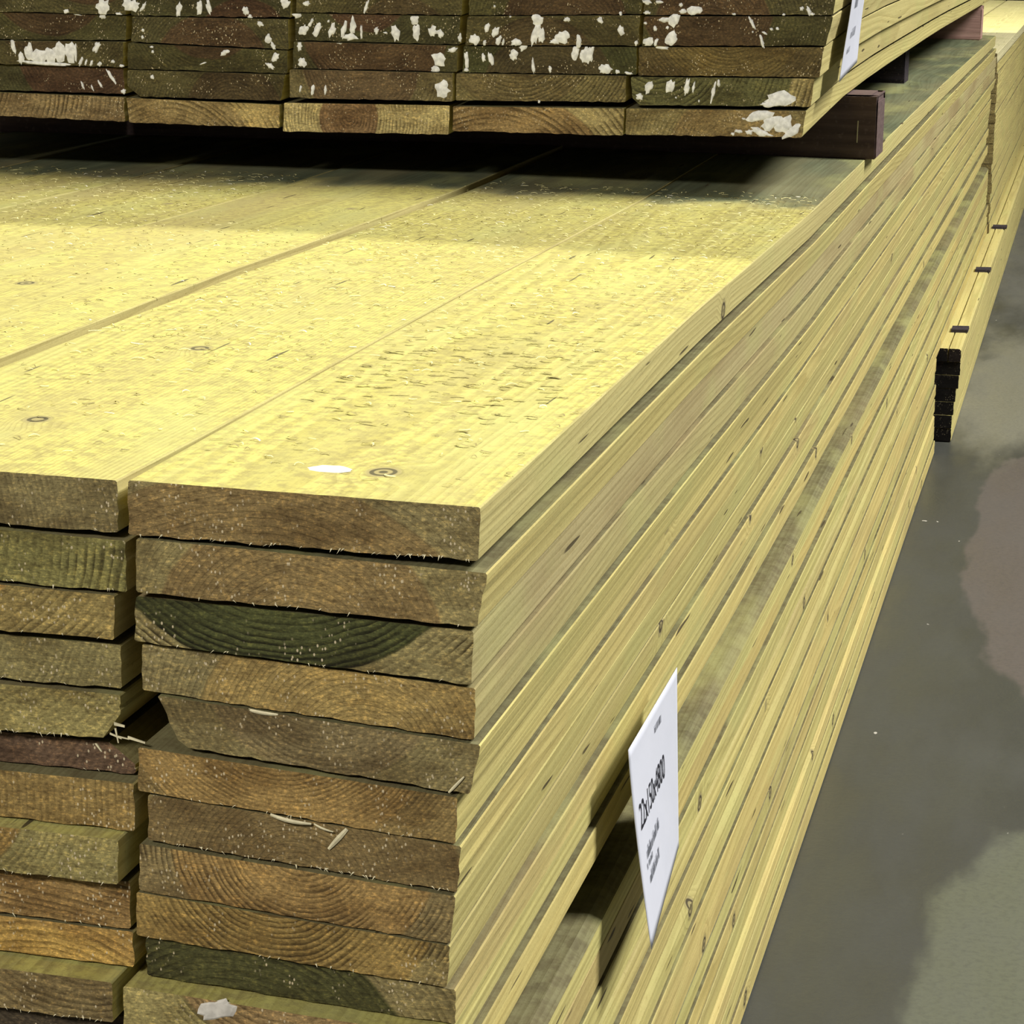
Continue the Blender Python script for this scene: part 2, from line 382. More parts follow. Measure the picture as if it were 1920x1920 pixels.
for n in range(12, 28):
    if n <= 20:
        zt = tops[n-12]; zb = (tops[n-11] if n < 20 else -.449)
    else:
        zt = -.449 - (n-21)*.02243; zb = zt-.02243
    zb += .0003
    xr = XO[n]/1000.
    t = rs.uniform(-.07, .05); gq = rs.uniform(-.05, .02)
    wood = (.63+t+gq, .525+t*.9, .19+t*.4)
    ins = (.010, .34, .62) if n == 13 else None
    cut = {}
    if n in (14, 17, 19, 22, 25): cut = {1: (.004+rs.random()*.004, .003+rs.random()*.004)}
    if n in (12, 18, 23): cut = {2: (.004, .004)}
    zm = (zt+zb)/2
    kk = SKN.get(n, ((xr, rs.uniform(.5, 1.6), zm+rs.uniform(-.005, .005)), (xr, rs.uniform(1.7, 3.2), zm)))
    lab = 'board edge on the near stack side, %s layer up from floor%s' % (ORD[27-n], ', ending at dark gap' if n > 20 else '')
    if n == 27: lab = 'lowest treated board of the near right-hand column, its edge along the concrete floor'
    if n == 13: lab = 'treated board set back behind the white paper tag, leaving a dark sawdusty recess'
    c4 = [(xr-.148, zt), (xr, zt-.0006), (xr, zb), (xr-.148, zb+.0004)]
    board(lab, 'boards of the near right-hand column', c4, rs.uniform(-.004, .006), 4.838 if n <= 20 else 3.10+rs.uniform(-.01, .01), 60+n,
          fx=bend(200+n, .0010, ins), fz=sag_near(-zt), wood=wood, dirt=rs.uniform(.2, .6), cut=cut, sap=OL, heart=BR, knots=kk, ksize=.0055+.003*rs.random(),
          pith=(rs.uniform(-.03, .03), rs.uniform(-.06, .06), 320.))

# second column, ends seen at the left edge of the photo
LL = [
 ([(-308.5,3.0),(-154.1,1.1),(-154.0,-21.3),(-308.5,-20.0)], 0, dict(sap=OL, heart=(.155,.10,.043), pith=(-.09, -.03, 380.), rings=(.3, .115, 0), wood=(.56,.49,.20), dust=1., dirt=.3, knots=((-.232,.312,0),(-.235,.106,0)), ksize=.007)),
 ([(-308.5,-20.9),(-151.4,-24.4),(-151.3,-46.8),(-308.5,-44.1)], .001, dict(sap=(.19,.17,.065), heart=(.27,.185,.075), pith=(-.075, .02, 260.), rings=(.75, .09, 0))),
 ([(-308.5,-45.0),(-157.0,-48.0),(-157.5,-67.8),(-308.5,-66.7)], .001, dict(sap=(.265,.20,.08), heart=(.34,.205,.07), pith=(-.04, .09, 300.), rings=(.6, .105, 0))),
 ([(-308.5,-69.5),(-157.0,-71.0),(-157.0,-90.6),(-308.5,-90.0)], .007, dict(sap=(.21,.175,.08), heart=(.18,.155,.06), pith=(-.06, .05, 300.), rings=(.4, .06, 0))),
 ([(-308.5,-91.0),(-157.6,-92.6),(-157.6,-112.5),(-308.5,-115.0)], .006, dict(sap=(.27,.225,.095), heart=(.25,.21,.09), pith=(-.02, .08, 320.), rings=(.3, .06, 0), cut={2: (.011, .008)})),
 ([(-308.5,-116.8),(-155.2,-117.4),(-155.6,-131.3),(-308.5,-129.4)], .016, dict(sap=(.12,.075,.05), heart=(.115,.07,.045), pith=(-.02, .05, 320.), rings=(.4, .06, 0), cut={1: (.012, .009)})),
 ([(-308.5,-130.1),(-153.2,-132.1),(-153.3,-154.0),(-308.5,-151.4)], .008, dict(sap=(.24,.165,.065), heart=(.27,.155,.05), pith=(-.09, .0, 330.), rings=(.35, .055, 0))),
 ([(-308.5,-152.4),(-157.4,-154.4),(-157.8,-175.2),(-308.5,-172.2)], -.001, dict(sap=(.25,.21,.09), heart=(.215,.14,.05), pith=(-.015, .035, 350.), rings=(.3, .0535, 0), dust=.8, wood=(.66,.60,.24))),
 ([(-308.5,-176.5),(-157.0,-177.4),(-157.0,-199.6),(-308.5,-196.6)], .010, dict(sap=(.29,.185,.075), heart=(.31,.19,.075), pith=(.0, -.30, 330.), rings=(.6, .06, 0))),
 ([(-308.5,-197.4),(-156.0,-200.4),(-156.0,-217.2),(-308.5,-214.3)], .010, dict(sap=(.36,.225,.075), heart=(.42,.27,.085), pith=(.03, -.075, 260.), rings=(.5, .08, 0))),
 ([(-308.5,-215.3),(-160.6,-218.4),(-160.3,-237.3),(-308.5,-234.3)], -.004, dict(sap=(.235,.20,.085), heart=(.22,.165,.08), pith=(.06, .06, 330.), rings=(.6, .08, 0), dust=.9, wood=(.66,.62,.24))),
 ([(-308.5,-236.5),(-159.8,-239.5),(-159.8,-262.0),(-308.5,-260.0)], .008, dict(sap=(.07,.05,.03), heart=(.06,.045,.03), pith=(.06, .06, 330.), rings=(.4, .08, 0))),
]
LOOKL = ['dark brown end below the bright yellow face', 'olive end with slanting bold rings', 'orange-brown end turning olive at right', 'greenish end in a purplish shadow strip',
         'olive end with its lower right corner torn off', 'thin purplish-brown end set back in shadow', 'brown end with pale flecks', 'sticking out, olive right corner',
         'orange end with upright streaks', 'golden-orange end', 'olive end under a bright ledge', 'blackish end at the frame bottom']
for i, (q, dy, look) in enumerate(LL):
    c4 = mm(q)
    board('%s board down the near left column, %s' % (ORD[i], LOOKL[i]), 'boards of the near second column',
          c4, dy, 4.75, 301+i, fz=sag_near(-c4[0][1]), fx=(lambda y: .0026*min(1., max(0., y/.16))) if i == 0 else None, chip=(0 if i in (6, 9) else 40 if i in (4, 10, 11) else 10), **look)
# the next columns: only their top boards show
TOPX = [(-.4645, -.3145, .0045), (-.6185, -.4705, .003), (-.773, -.6255, .002), (-.928, -.780, .001), (-1.083, -.935, .000)]
TNAME = ['third', 'fourth', 'fifth', 'sixth', 'seventh']
for k, (xa, xb, zt) in enumerate(TOPX):
    board('treated board in the near stack top layer, %s from the right edge, yellow sawdusty face' % TNAME[k], 'top boards of the near stack',
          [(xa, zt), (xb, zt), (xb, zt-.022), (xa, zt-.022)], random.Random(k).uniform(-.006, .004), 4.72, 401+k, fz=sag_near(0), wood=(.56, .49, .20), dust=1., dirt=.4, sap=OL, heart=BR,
          knots=((xa+.05, .5+.2*k, zt), (xb-.04, 1.0, zt)), ksize=.007)

def plain_boards(lab, group, cells, y0, y1, fz=None, st=3):
    """boards that lie out of sight inside a pack; one mesh shared by all"""
    src = None
    for (x, z, w, t) in cells:
        if src is None:
            vs, fs, mi = board_mesh([(-w/2, t/2), (w/2, t/2), (w/2, -t/2), (-w/2, -t/2)], 0, y1-y0, random.Random(3), (0, 0, 0), stations=st, fz=fz)
            src = from_py('timber_board', vs, fs, [SIDE, END], None, (x, y0, z), False, mi)
            src['sap'] = OL; src['heart'] = BR; src['pith'] = (.0, .05, 330.); src['rings'] = (.5, .06, 0.); src['wood'] = (.58, .50, .2); src['dirt'] = .4; src['dust'] = 0.; src['open_top'] = 0.
            src['knot_a'] = (0., 90., 0.); src['knot_b'] = (0., 90., 0.); src['knot_size'] = .008
            tag(src, lab, 'timber board', group)
        else:
            o = src.copy(); COL.objects.link(o); o.location = (x, y0, z)
cells = []
for k, (xa, xb, zt) in enumerate(TOPX):
    z = zt-.0300
    pitch = (z-(-.6065))/26
    for n in range(26): cells.append(((xa+xb)/2, z-pitch*(n+.5), .148, pitch-.0010))
z = -.2650; pitch = (.6065-.2650)/15
for n in range(15): cells.append((-.232, z-pitch*(n+.5), .148, pitch-.0010))
plain_boards('treated board packed out of sight inside the near stack', 'boards hidden inside the near stack', cells, .006, 4.7)

# ------------------------------------------------------------------ bearers on the near stack
def bearer(label, x0, x1, y0, y1, z0, z1, mat, cham=.006):
    bm = bmesh.new(); bmesh.ops.create_cube(bm, size=1)
    for v in bm.verts: v.co = Vector(((v.co.x)*(x1-x0), (v.co.y)*(y1-y0), (v.co.z)*(z1-z0)))
    bmesh.ops.bevel(bm, geom=bm.edges[:], offset=.0015, segments=2, affect='EDGES')
    ends = [e for e in bm.edges if all(v.co.x > (x1-x0)/2-.004 for v in e.verts) and all(v.co.z > (z1-z0)/2-.004 for v in e.verts) and e.calc_length() > .02]
    if ends: bmesh.ops.bevel(bm, geom=ends, offset=cham, segments=2, affect='EDGES')
    me = bpy.data.meshes.new('bearer'); bm.to_mesh(me); bm.free()
    o = link('bearer', me, [mat], None, ((x0+x1)/2, (y0+y1)/2, (z0+z1)/2))
    return tag(o, label, 'bearer', 'bearers under the raised pack')
b1 = bearer('dark brown wooden bearer nearest the camera, propping up the raised pack', -1.0, .0095, 1.632, 1.715, -.0045, .0598, BEAR_DARK)
from_py('split', [(-.0105, 1.6312, .012), (-.0095, 1.6312, .012), (-.0092, 1.6312, .034), (-.0102, 1.6312, .034), (-.0105, 1.633, .012), (-.0095, 1.633, .012), (-.0092, 1.633, .034), (-.0102, 1.633, .034)],
        [(0, 1, 2, 3), (0, 4, 5, 1), (2, 6, 7, 3), (1, 5, 6, 2), (0, 3, 7, 4)], [PALE], b1).matrix_parent_inverse = Matrix.Translation(-Vector(b1.location))
bearer('blackish wooden bearer in the middle, under the raised pack', -1.0, -.057, 2.85, 2.93, -.001, .0672, BEAR_BLACK)
b3 = bearer('pinkish wooden bearer farthest away, under the raised pack end', -1.0, -.022, 4.41, 4.49, .0, .0687, BEAR_PINK)

# ------------------------------------------------------------------ raised pack
U = {
 0: {1: [(-174.7,68.1),(-17.6,70.1),(-20.8,46.8),(-175.2,45.0)],2: [(-171.1,95.3),(-11.3,97.8),(-14.0,73.4),(-168.6,70.6)],3: [(-164.6,121.0),(-4.2,124.4),(-7.2,98.3),(-164.5,96.4)],4: [(-160.5,147.4),(2.0,150.4),(-3.3,125.3),(-162.3,121.9)],5: [(-159.3,174.0),(4.6,176.6),(2.5,151.3),(-160.6,148.3)]},
 1: {1: [(-331.2,65.8),(-177.1,68.1),(-177.5,44.0),(-331.6,43.7)],2: [(-328.0,94.8),(-175.8,96.1),(-175.8,73.2),(-328.3,70.5)],3: [(-321.8,118.5),(-167.0,121.0),(-167.0,96.8),(-322.7,95.4)],4: [(-317.7,144.4),(-164.4,148.2),(-164.7,121.9),(-319.9,119.0)],5: [(-316.4,170.5),(-163.1,173.9),(-163.0,148.7),(-317.2,144.9)]},
 2: {1: [(-489.2,64.4),(-335.1,66.1),(-336.0,39.9),(-490.5,38.2)],2: [(-480.9,94.9),(-330.6,95.3),(-330.3,70.0),(-481.2,69.4)],3: [(-477.7,119.4),(-327.2,118.9),(-327.1,95.8),(-478.9,95.4)],4: [(-477.4,144.2),(-325.0,144.3),(-325.3,119.4),(-476.7,119.9)],5: [(-474.7,169.8),(-322.3,169.6),(-323.0,144.8),(-475.4,144.7)]},
 3: {1: [(-639.3,65.3),(-492.6,62.9),(-493.0,41.5),(-637.0,42.7)],2: [(-636.0,90.8),(-485.5,90.1),(-490.2,66.3),(-636.0,66.6)],3: [(-635.4,114.8),(-483.7,111.3),(-484.0,90.6),(-636.0,91.3)],4: [(-630.2,138.6),(-482.5,139.0),(-482.2,111.8),(-631.8,115.7)],5: [(-631.1,164.5),(-479.7,165.2),(-480.0,140.0),(-630.7,139.0)]},
 4: {1: [(-790,67.4),(-641.6,65.7),(-641.0,43.1),(-790,45.5)],2: [(-790,92.2),(-641.2,92.1),(-640.2,68.1),(-790,68.9)],3: [(-789,114.0),(-639.0,115.8),(-640.1,92.6),(-789,92.7)],4: [(-788,140.0),(-637.3,138.9),(-638.0,116.5),(-788,114.4)],5: [(-787,165.3),(-636.2,164.5),(-636.8,139.4),(-787,140.4)]},
}
def lift(y):
    ks = [(1.235, 0.), (1.45, .0085), (1.6, .0135), (1.8, .0165), (2.3, .0205), (3., .0245), (4.4, .0255), (6.2, .0255)]
    for (a, va), (b, vb) in zip(ks, ks[1:]):
        if y <= b: return va + (vb-va)*max(0., (y-a))/(b-a)
    return ks[-1][1]
UL = {  # end looks of the raised pack, by (column from the right, layer from the bottom)
 (0,1): (OL, (.20,.145,.07), (.02,-.03,300.), (.4,.06,0)), (1,1): ((.30,.24,.12), (.25,.17,.08), (-.04,-.09,200.), (.75,.12,0)), (2,1): ((.42,.34,.17), (.20,.125,.065), (-.015,.0,330.), (.6,.028,0)),
 (3,1): ((.36,.27,.12), (.26,.19,.09), (-.03,-.06,230.), (.7,.09,0)), (4,1): ((.22,.16,.085), (.42,.32,.15), (-.12,.03,220.), (.75,.07,0)),
 (0,2): ((.62,.50,.24), (.20,.19,.085), (-.06,.04,230.), (.8,.125,0)), (1,2): ((.29,.235,.11), (.26,.20,.095), (-.02,.05,300.), (.6,.07,0)), (2,2): ((.29,.235,.12), (.22,.15,.085), (-.01,.02,300.), (.4,.055,0)),
 (0,3): ((.21,.155,.07), (.255,.185,.075), (.0,.05,330.), (.5,.07,0)), (2,3): ((.14,.125,.055), (.17,.105,.055), (-.0,.035,300.), (.5,.07,0)), (1,3): ((.125,.125,.05), (.13,.10,.05), (.0,-.03,300.), (.4,.06,0)),
}
UDEF = [((.135,.12,.05), (.135,.085,.045)), ((.15,.13,.06), (.16,.10,.055)), ((.12,.11,.05), (.15,.085,.05)), ((.16,.135,.06), (.14,.10,.05))]
CNAME = ['right-hand', 'second-from-right', 'middle', 'fourth-from-right', 'fifth-from-right']
UNAME = ['bottom', 'second', 'third', 'fourth', 'fifth']
YU = 1.235
upper = {}
ru = random.Random(77)
for c, rows in U.items():
    for k, q in rows.items():
        c4 = mm(q)
        sap, heart, pith, rings = UL.get((c, k), (*UDEF[(c*3+k) % 4], (ru.uniform(-.04, .04), ru.choice((-1, 1))*ru.uniform(.02, .06), 330.), (.35, ru.uniform(.045, .07), 0)))
        t = ru.uniform(-.03, .03)
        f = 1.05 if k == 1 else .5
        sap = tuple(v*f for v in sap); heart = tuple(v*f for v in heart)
        cut = {}
        if (c, k) == (3, 2): cut = {3: (.012, .009)}
        if (c, k) == (0, 2): cut = {3: (.006, .006)}
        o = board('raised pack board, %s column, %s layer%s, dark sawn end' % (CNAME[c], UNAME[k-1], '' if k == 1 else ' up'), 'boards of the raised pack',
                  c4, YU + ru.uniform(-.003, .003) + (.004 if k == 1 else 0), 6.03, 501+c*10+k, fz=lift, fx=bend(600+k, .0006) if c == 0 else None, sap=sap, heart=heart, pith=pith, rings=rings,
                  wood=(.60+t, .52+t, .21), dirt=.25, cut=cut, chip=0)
        upper[(c, k)] = o
# rest of the raised pack: above the frame and to its left
r6 = [(-.0765, .2015), (-.2345, .199), (-.395, .1955), (-.552, .1905), (-.7095, .191)]
cells = []
for c, (x, zt) in enumerate(r6):
    z = [.1768, .174, .170, .1655, .1657][c]
    for n in range(9): cells.append((x+.001*n, z+.0252*(n+.5)+.001, .152, .0244))
for n in range(14): cells.append((-.8705, .0455+.0253*(n+.5), .152, .0234))
plain_boards('treated board of the raised pack, outside the picture', 'boards of the raised pack outside the picture', cells, 1.24, 6.03, lambda y: lift(y+1.24), 14)

# white paint splashes on the raised pack's sawn ends
BLOBS = '-658.6,146.4,14.6,16.2,20;-659.7,138.5,6.5,6.5,0;-694.1,141.8,6.5,4.0,0;-684.7,139.3,9.7,1.6,10;-630.3,148.5,17.8,11.3,0;-634.5,151.6,9.7,6.5,0;-619.2,147.1,3.2,11.3,30;-643.3,140.7,6.5,3.2,0;-585.2,146.1,5.7,14.6,10;-565.8,147.3,5.7,16.2,0;-556.5,148.2,4.9,13.0,-10;-522.1,145.7,6.5,8.1,-20;-518.0,140.3,4.9,4.9,0;-508.9,134.3,6.5,4.9,30;-484.5,152.6,9.7,9.7,0;-474.6,143.5,9.7,8.1,0;-465.4,153.0,6.5,4.9,0;-501.5,121.9,6.5,8.1,0;-496.6,114.9,4.0,9.7,-20;-495.0,105.6,6.5,9.7,20;-500.1,97.6,9.7,4.9,30;-746.6,110.4,4.9,16.2,-15;-739.1,99.3,5.7,13.0,0;-731.1,103.5,9.7,17.8,0;-720.7,100.5,16.2,14.6,0;-711.0,102.3,13.0,17.8,0;-701.4,104.2,13.0,19.4,0;-691.0,104.4,9.7,21.1,0;-685.7,106.1,3.2,17.8,0;-715.6,95.0,48.6,4.0,3;-680.8,96.6,4.0,9.7,20;-675.6,96.7,2.4,6.5,20;-670.4,96.1,3.2,6.5,20;-662.6,95.4,4.9,4.9,0;-664.8,110.6,6.5,11.3,30;-649.6,98.1,4.0,3.2,0;-641.1,94.3,4.9,3.2,0;-641.7,71.1,4.9,4.9,0;-653.4,84.5,3.2,16.2,-35;-681.4,75.8,2.4,8.1,-20;-671.9,73.6,1.9,6.5,-20;-664.0,77.0,2.4,8.1,-30;-542.8,108.4,9.7,4.9,-25;-564.1,98.0,8.1,1.6,-20;-612.1,85.1,4.0,4.0,0;-612.4,111.7,4.0,2.4,0;-611.6,107.7,2.9,2.9,0;-620.1,126.6,3.2,3.2,0;-620.7,120.2,2.9,4.0,0;-468.9,129.6,8.1,11.3,30;-462.3,135.9,3.2,9.7,30;-456.5,129.8,6.5,13.0,30;-442.5,130.1,5.7,13.0,20;-445.7,137.8,2.4,3.2,0;-431.7,130.3,4.9,16.2,15;-423.5,133.6,6.5,17.8,0;-425.2,124.2,14.6,6.5,0;-415.3,129.1,2.4,13.0,0;-401.4,130.6,4.5,6.5,0;-393.2,128.8,4.0,1.9,0;-384.2,129.7,8.1,16.2,-10;-366.3,140.9,8.1,9.7,0;-364.6,130.1,8.1,14.6,-5;-350.0,131.2,8.1,9.7,0;-342.7,129.0,5.7,8.1,-20;-324.9,125.5,4.0,8.1,0;-410.3,150.9,3.2,14.6,15;-311.2,124.3,9.7,9.7,0;-300.1,135.3,4.9,8.1,30;-292.8,131.6,5.7,9.7,30;-302.4,122.2,3.6,4.9,0;-289.6,124.7,4.9,9.7,25;-285.5,123.3,2.4,6.5,15;-274.3,122.8,9.7,6.5,0;-276.6,112.0,8.1,9.7,0;-267.9,119.8,6.5,9.7,10;-254.7,143.0,11.3,9.7,0;-256.9,130.8,8.1,21.1,15;-251.3,129.4,6.5,16.2,0;-233.1,128.2,13.0,11.3,0;-239.3,124.3,9.7,4.9,0;-228.6,143.5,6.5,4.0,0;-199.4,143.3,5.7,5.7,0;-218.0,125.5,4.9,11.3,0;-221.0,116.3,8.1,14.6,10;-212.2,113.4,9.7,17.8,10;-206.0,119.6,3.2,8.1,10;-196.2,101.6,8.1,8.1,0;-303.9,109.1,4.0,8.1,-15;-297.4,108.4,4.9,11.3,-20;-258.9,103.2,3.2,13.0,-5;-243.7,100.4,3.2,6.5,0;-343.5,106.6,14.6,11.3,10;-346.7,98.0,8.1,6.5,0;-331.4,115.4,9.7,4.9,-20;-340.1,81.1,14.6,14.6,10;-459.4,78.1,4.0,9.7,10;-447.7,77.6,2.9,8.1,5;-471.0,77.8,2.4,8.1,15;-319.2,106.4,4.0,17.8,-5;-319.1,97.9,4.9,3.2,0;-470.0,101.4,8.1,9.7,0;-472.4,115.5,4.9,9.7,0;-435.1,119.4,6.5,3.2,0;-252.9,71.7,2.4,4.0,0;-293.9,153.7,2.4,2.4,0;-279.4,144.8,1.9,1.9,0;-199.4,144.1,4.0,4.9,0;-181.5,148.9,3.2,4.9,0;-181.2,135.3,6.5,9.7,-20;-158.4,159.9,8.1,4.9,0;-147.5,160.1,6.5,3.2,0;-128.8,157.7,3.6,3.6,0;-116.4,153.1,14.6,7.3,0;-127.1,152.2,6.5,4.9,0;-158.1,150.6,6.5,3.2,0;-159.5,141.8,3.2,3.2,0;-150.8,137.4,4.0,4.9,0;-140.0,138.4,3.2,3.2,0;-142.5,145.1,9.7,4.9,0;-133.9,145.3,9.7,14.6,20;-135.8,128.7,9.7,14.6,30;-145.0,121.7,13.0,4.9,10;-149.7,125.4,3.2,9.7,15;-156.8,126.0,8.1,9.7,30;-167.2,124.6,3.2,4.9,0;-208.3,113.5,6.5,14.6,10;-193.9,101.6,11.3,8.1,0;-183.6,99.6,4.9,4.0,0;-174.1,98.7,8.1,2.4,10;-82.5,150.8,4.0,1.9,0;-39.7,151.3,3.2,2.4,0;-24.8,156.3,3.6,4.0,0;-18.7,154.9,4.0,8.1,-25;-15.5,152.0,4.0,2.4,0;-66.9,143.6,3.2,11.3,-30;-58.0,128.8,2.9,13.0,-20;-65.9,136.1,1.9,1.9,0;-55.9,135.6,4.9,2.4,30;-50.0,138.7,3.2,2.4,20;-45.1,139.2,3.2,3.2,0;-136.3,87.8,8.9,12.2,20;-155.8,87.3,6.5,13.0,20;-163.5,78.7,6.5,6.5,25;-122.3,88.1,4.9,14.6,10;-116.1,88.3,2.4,11.3,10;-98.9,84.1,3.6,17.8,10;-94.5,91.8,3.2,6.5,0;-131.4,78.7,1.9,1.9,0;-111.1,76.2,1.6,2.9,0;-41.8,79.6,27.5,14.6,-10;-50.8,74.8,14.6,4.9,0;-58.1,64.7,22.7,9.7,-15;-47.2,59.7,21.1,13.0,-20;-36.4,58.5,17.8,14.6,-40;-30.0,51.9,17.8,8.1,-40;-56.1,51.1,19.4,6.5,15;-66.9,50.8,6.5,4.9,0;-71.9,62.1,3.2,2.4,0;-76.2,51.3,8.1,3.2,10;-80.8,48.9,4.0,3.2,0'
bag = {}
rb = random.Random(9)
for s in BLOBS.split(';'):
    x, z, w, h, a = (float(v) for v in s.split(','))
    best = None
    for key, o in upper.items():
        q = U[key[0]][key[1]]
        cx = sum(p[0] for p in q)/4; cz = sum(p[1] for p in q)/4
        d = max(abs(x-cx)/78., abs(z-cz)/12.5)
        if best is None or d < best[0]: best = (d, key)
    bag.setdefault(best[1], []).append((x, z, w, h, a))
for key, lst in bag.items():
    o = upper[key]; q = U[key[0]][key[1]]
    zmin = min(p[1] for p in q)+.4; zmax = max(p[1] for p in q)-.4
    y = o.location.y
    for (x, z, w, h, a) in lst:
        vs, fs = [], []
        n = 16; b0 = 0; ca, sa = math.cos(math.radians(a)), math.sin(math.radians(a))
        rad = [1+rb.uniform(-.32, .22) for _ in range(n)]
        rings_ = ((1., .0002, .0), (.8, -.0006, .3), (.45, -.0009, 1.))
        for (f, dy, _) in rings_:
            for k in range(n):
                t = 2*math.pi*k/n
                u, v = math.cos(t)*w/2*rad[k]*f, math.sin(t)*h/2*rad[k]*f
                px, pz = x + u*ca + v*sa, z - u*sa + v*ca
                pz = min(zmax, max(zmin, pz))
                vs.append((px/1000-o.location.x, dy-.0001, pz/1000-o.location.z))
        vs.append((x/1000-o.location.x, -.0011, min(zmax, max(zmin, z))/1000-o.location.z))
        for r in range(2):
            for k in range(n):
                k2 = (k+1) % n
                fs.append((b0+r*n+k, b0+r*n+k2, b0+(r+1)*n+k2, b0+(r+1)*n+k))
        for k in range(n): fs.append((b0+2*n+k, b0+2*n+(k+1) % n, b0+3*n))
        from_py('paint_splash', vs, fs, [PAINT], o, (0, 0, 0), True)['label'] = 'white paint splash'

# ------------------------------------------------------------------ far stack in line behind, with a lower longer pack
rf = random.Random(21)
FT = [(-.150, -.003), (-.303, -.155), (-.456, -.308)]
FN = ['rightmost', 'second from right', 'third from right']
for k, (xa, xb) in enumerate(FT):
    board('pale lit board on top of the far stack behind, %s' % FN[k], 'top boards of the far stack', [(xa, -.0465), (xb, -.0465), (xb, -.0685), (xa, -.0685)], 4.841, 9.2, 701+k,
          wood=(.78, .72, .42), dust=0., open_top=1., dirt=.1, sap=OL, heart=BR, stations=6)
n_far = 17
pf = (.449-.069)/n_far
for n in range(n_far):
    zt = -.0688-n*pf; xr = rf.uniform(-.002, .001)
    board('treated board edge in the far stack behind, %s below its lit top' % (ORD[n] if n else 'first'), 'edge boards of the far stack',
          [(xr-.148, zt), (xr, zt), (xr, zt-pf+.0004), (xr-.148, zt-pf+.0004)], 4.841, 9.2, 720+n, wood=(.62, .53, .2), dirt=.4, sap=OL, heart=BR, stations=6, fx=bend(800+n, .0015))
# lower packs under it, reaching out a little further into the aisle
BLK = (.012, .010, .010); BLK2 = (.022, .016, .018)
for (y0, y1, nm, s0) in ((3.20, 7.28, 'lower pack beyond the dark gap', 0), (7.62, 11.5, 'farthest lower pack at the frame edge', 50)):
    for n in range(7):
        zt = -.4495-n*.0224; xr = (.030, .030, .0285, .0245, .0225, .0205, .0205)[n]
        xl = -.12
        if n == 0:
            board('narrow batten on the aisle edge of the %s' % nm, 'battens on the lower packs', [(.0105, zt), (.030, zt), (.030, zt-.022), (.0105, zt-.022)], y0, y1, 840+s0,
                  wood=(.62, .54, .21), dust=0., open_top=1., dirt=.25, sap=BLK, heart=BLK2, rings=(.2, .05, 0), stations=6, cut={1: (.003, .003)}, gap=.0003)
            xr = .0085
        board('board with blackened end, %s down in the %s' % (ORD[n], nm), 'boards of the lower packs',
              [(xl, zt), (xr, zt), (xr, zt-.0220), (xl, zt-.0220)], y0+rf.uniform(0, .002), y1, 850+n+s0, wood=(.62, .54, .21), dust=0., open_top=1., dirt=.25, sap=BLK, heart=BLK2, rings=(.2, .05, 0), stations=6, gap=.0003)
    # inner columns that carry the stack above
plain_boards('treated board of the lower packs, out of sight', 'hidden boards of the lower packs', [(-.2-.155*c, -.4495-.0224*(n+.5), .148, .0220) for c in range(3) for n in range(7)], 4.86, 9.1)
plain_boards('treated board of the far stack, out of sight', 'hidden boards of the far stack', [(-.229-.153*c, -.069-pf*(n+.5), .148, pf-.0010) for c in range(2) for n in range(n_far)], 4.86, 9.1)
for k, (y, sk) in enumerate(((3.372, 0), (4.17, .002), (4.94, .004))):
    vs = []
    for (dx, dy, dz) in ((.003, 0, 0), (.031+sk, .004, 0), (.031+sk, .05, 0), (.003, .046, 0)):
        vs.append((dx, y+dy, -.4493)); vs.append((dx, y+dy, -.4445))
    o = from_py('lath', [(v[0]-.015, v[1]-y, v[2]+.4493) for v in vs], [(0, 2, 4, 6), (1, 7, 5, 3), (0, 1, 3, 2), (2, 3, 5, 4), (4, 5, 7, 6), (6, 7, 1, 0)], [BEAR_BLACK], None, (.015, y, -.4493))
    tag(o, 'thin dark lath lying across the lower pack beside the aisle, %s' % ('nearest the dark gap', 'second from the dark gap', 'third from the dark gap')[k], 'lath', 'laths on the lower pack')

# ------------------------------------------------------------------ paper tags
def tag_surface(s, t):
    bul = (.0153*(1-s) + .004*s)*t**1.2 + .0012*math.sin(s*9)*t*(1-t)
    return Vector((.0025+bul, .325+.159*s, -.207-.113*t))
def upper_surface(s, t):
    return Vector((.0112 - .0088*t + .0022*(1-s)*(1-t) + .0006*math.sin(t*5+s*2), 1.312+.148*s, .198-.107*t + .010*s*t))
def sheet(name, f, label, parent_loc):
    nu, nv = 24, 20
    vs, fs = [], []
    for j in range(nv+1):
        for i in range(nu+1): vs.append(f(i/nu, j/nv)-Vector(parent_loc))
    M = len(vs)
    for v in vs[:]: vs.append(v-Vector((.0003, 0, 0)))
    w = nu+1
    for j in range(nv):
        for i in range(nu):
            a = j*w+i; fs.append((a, a+w, a+w+1, a+1)); fs.append((M+a, M+a+1, M+a+w+1, M+a+w))
    rim = [i for i in range(w)] + [j*w+nu for j in range(1, nv+1)] + [nv*w+i for i in range(nu-1, -1, -1)] + [j*w for j in range(nv-1, 0, -1)]
    for a, b in zip(rim, rim[1:]+rim[:1]): fs.append((a, b, M+b, M+a))
    o = from_py(name, [tuple(v) for v in vs], fs, [PAPER], None, parent_loc, True)
    return tag(o, label, 'paper tag')
tg = sheet('paper_tag', tag_surface, 'white paper size tag hanging from the near stack side, reading 22x150x4800', (0, .40, -.26))
tg2 = sheet('paper_tag', upper_surface, 'white paper tag hanging on the right side of the raised pack', (0, 1.39, .145))

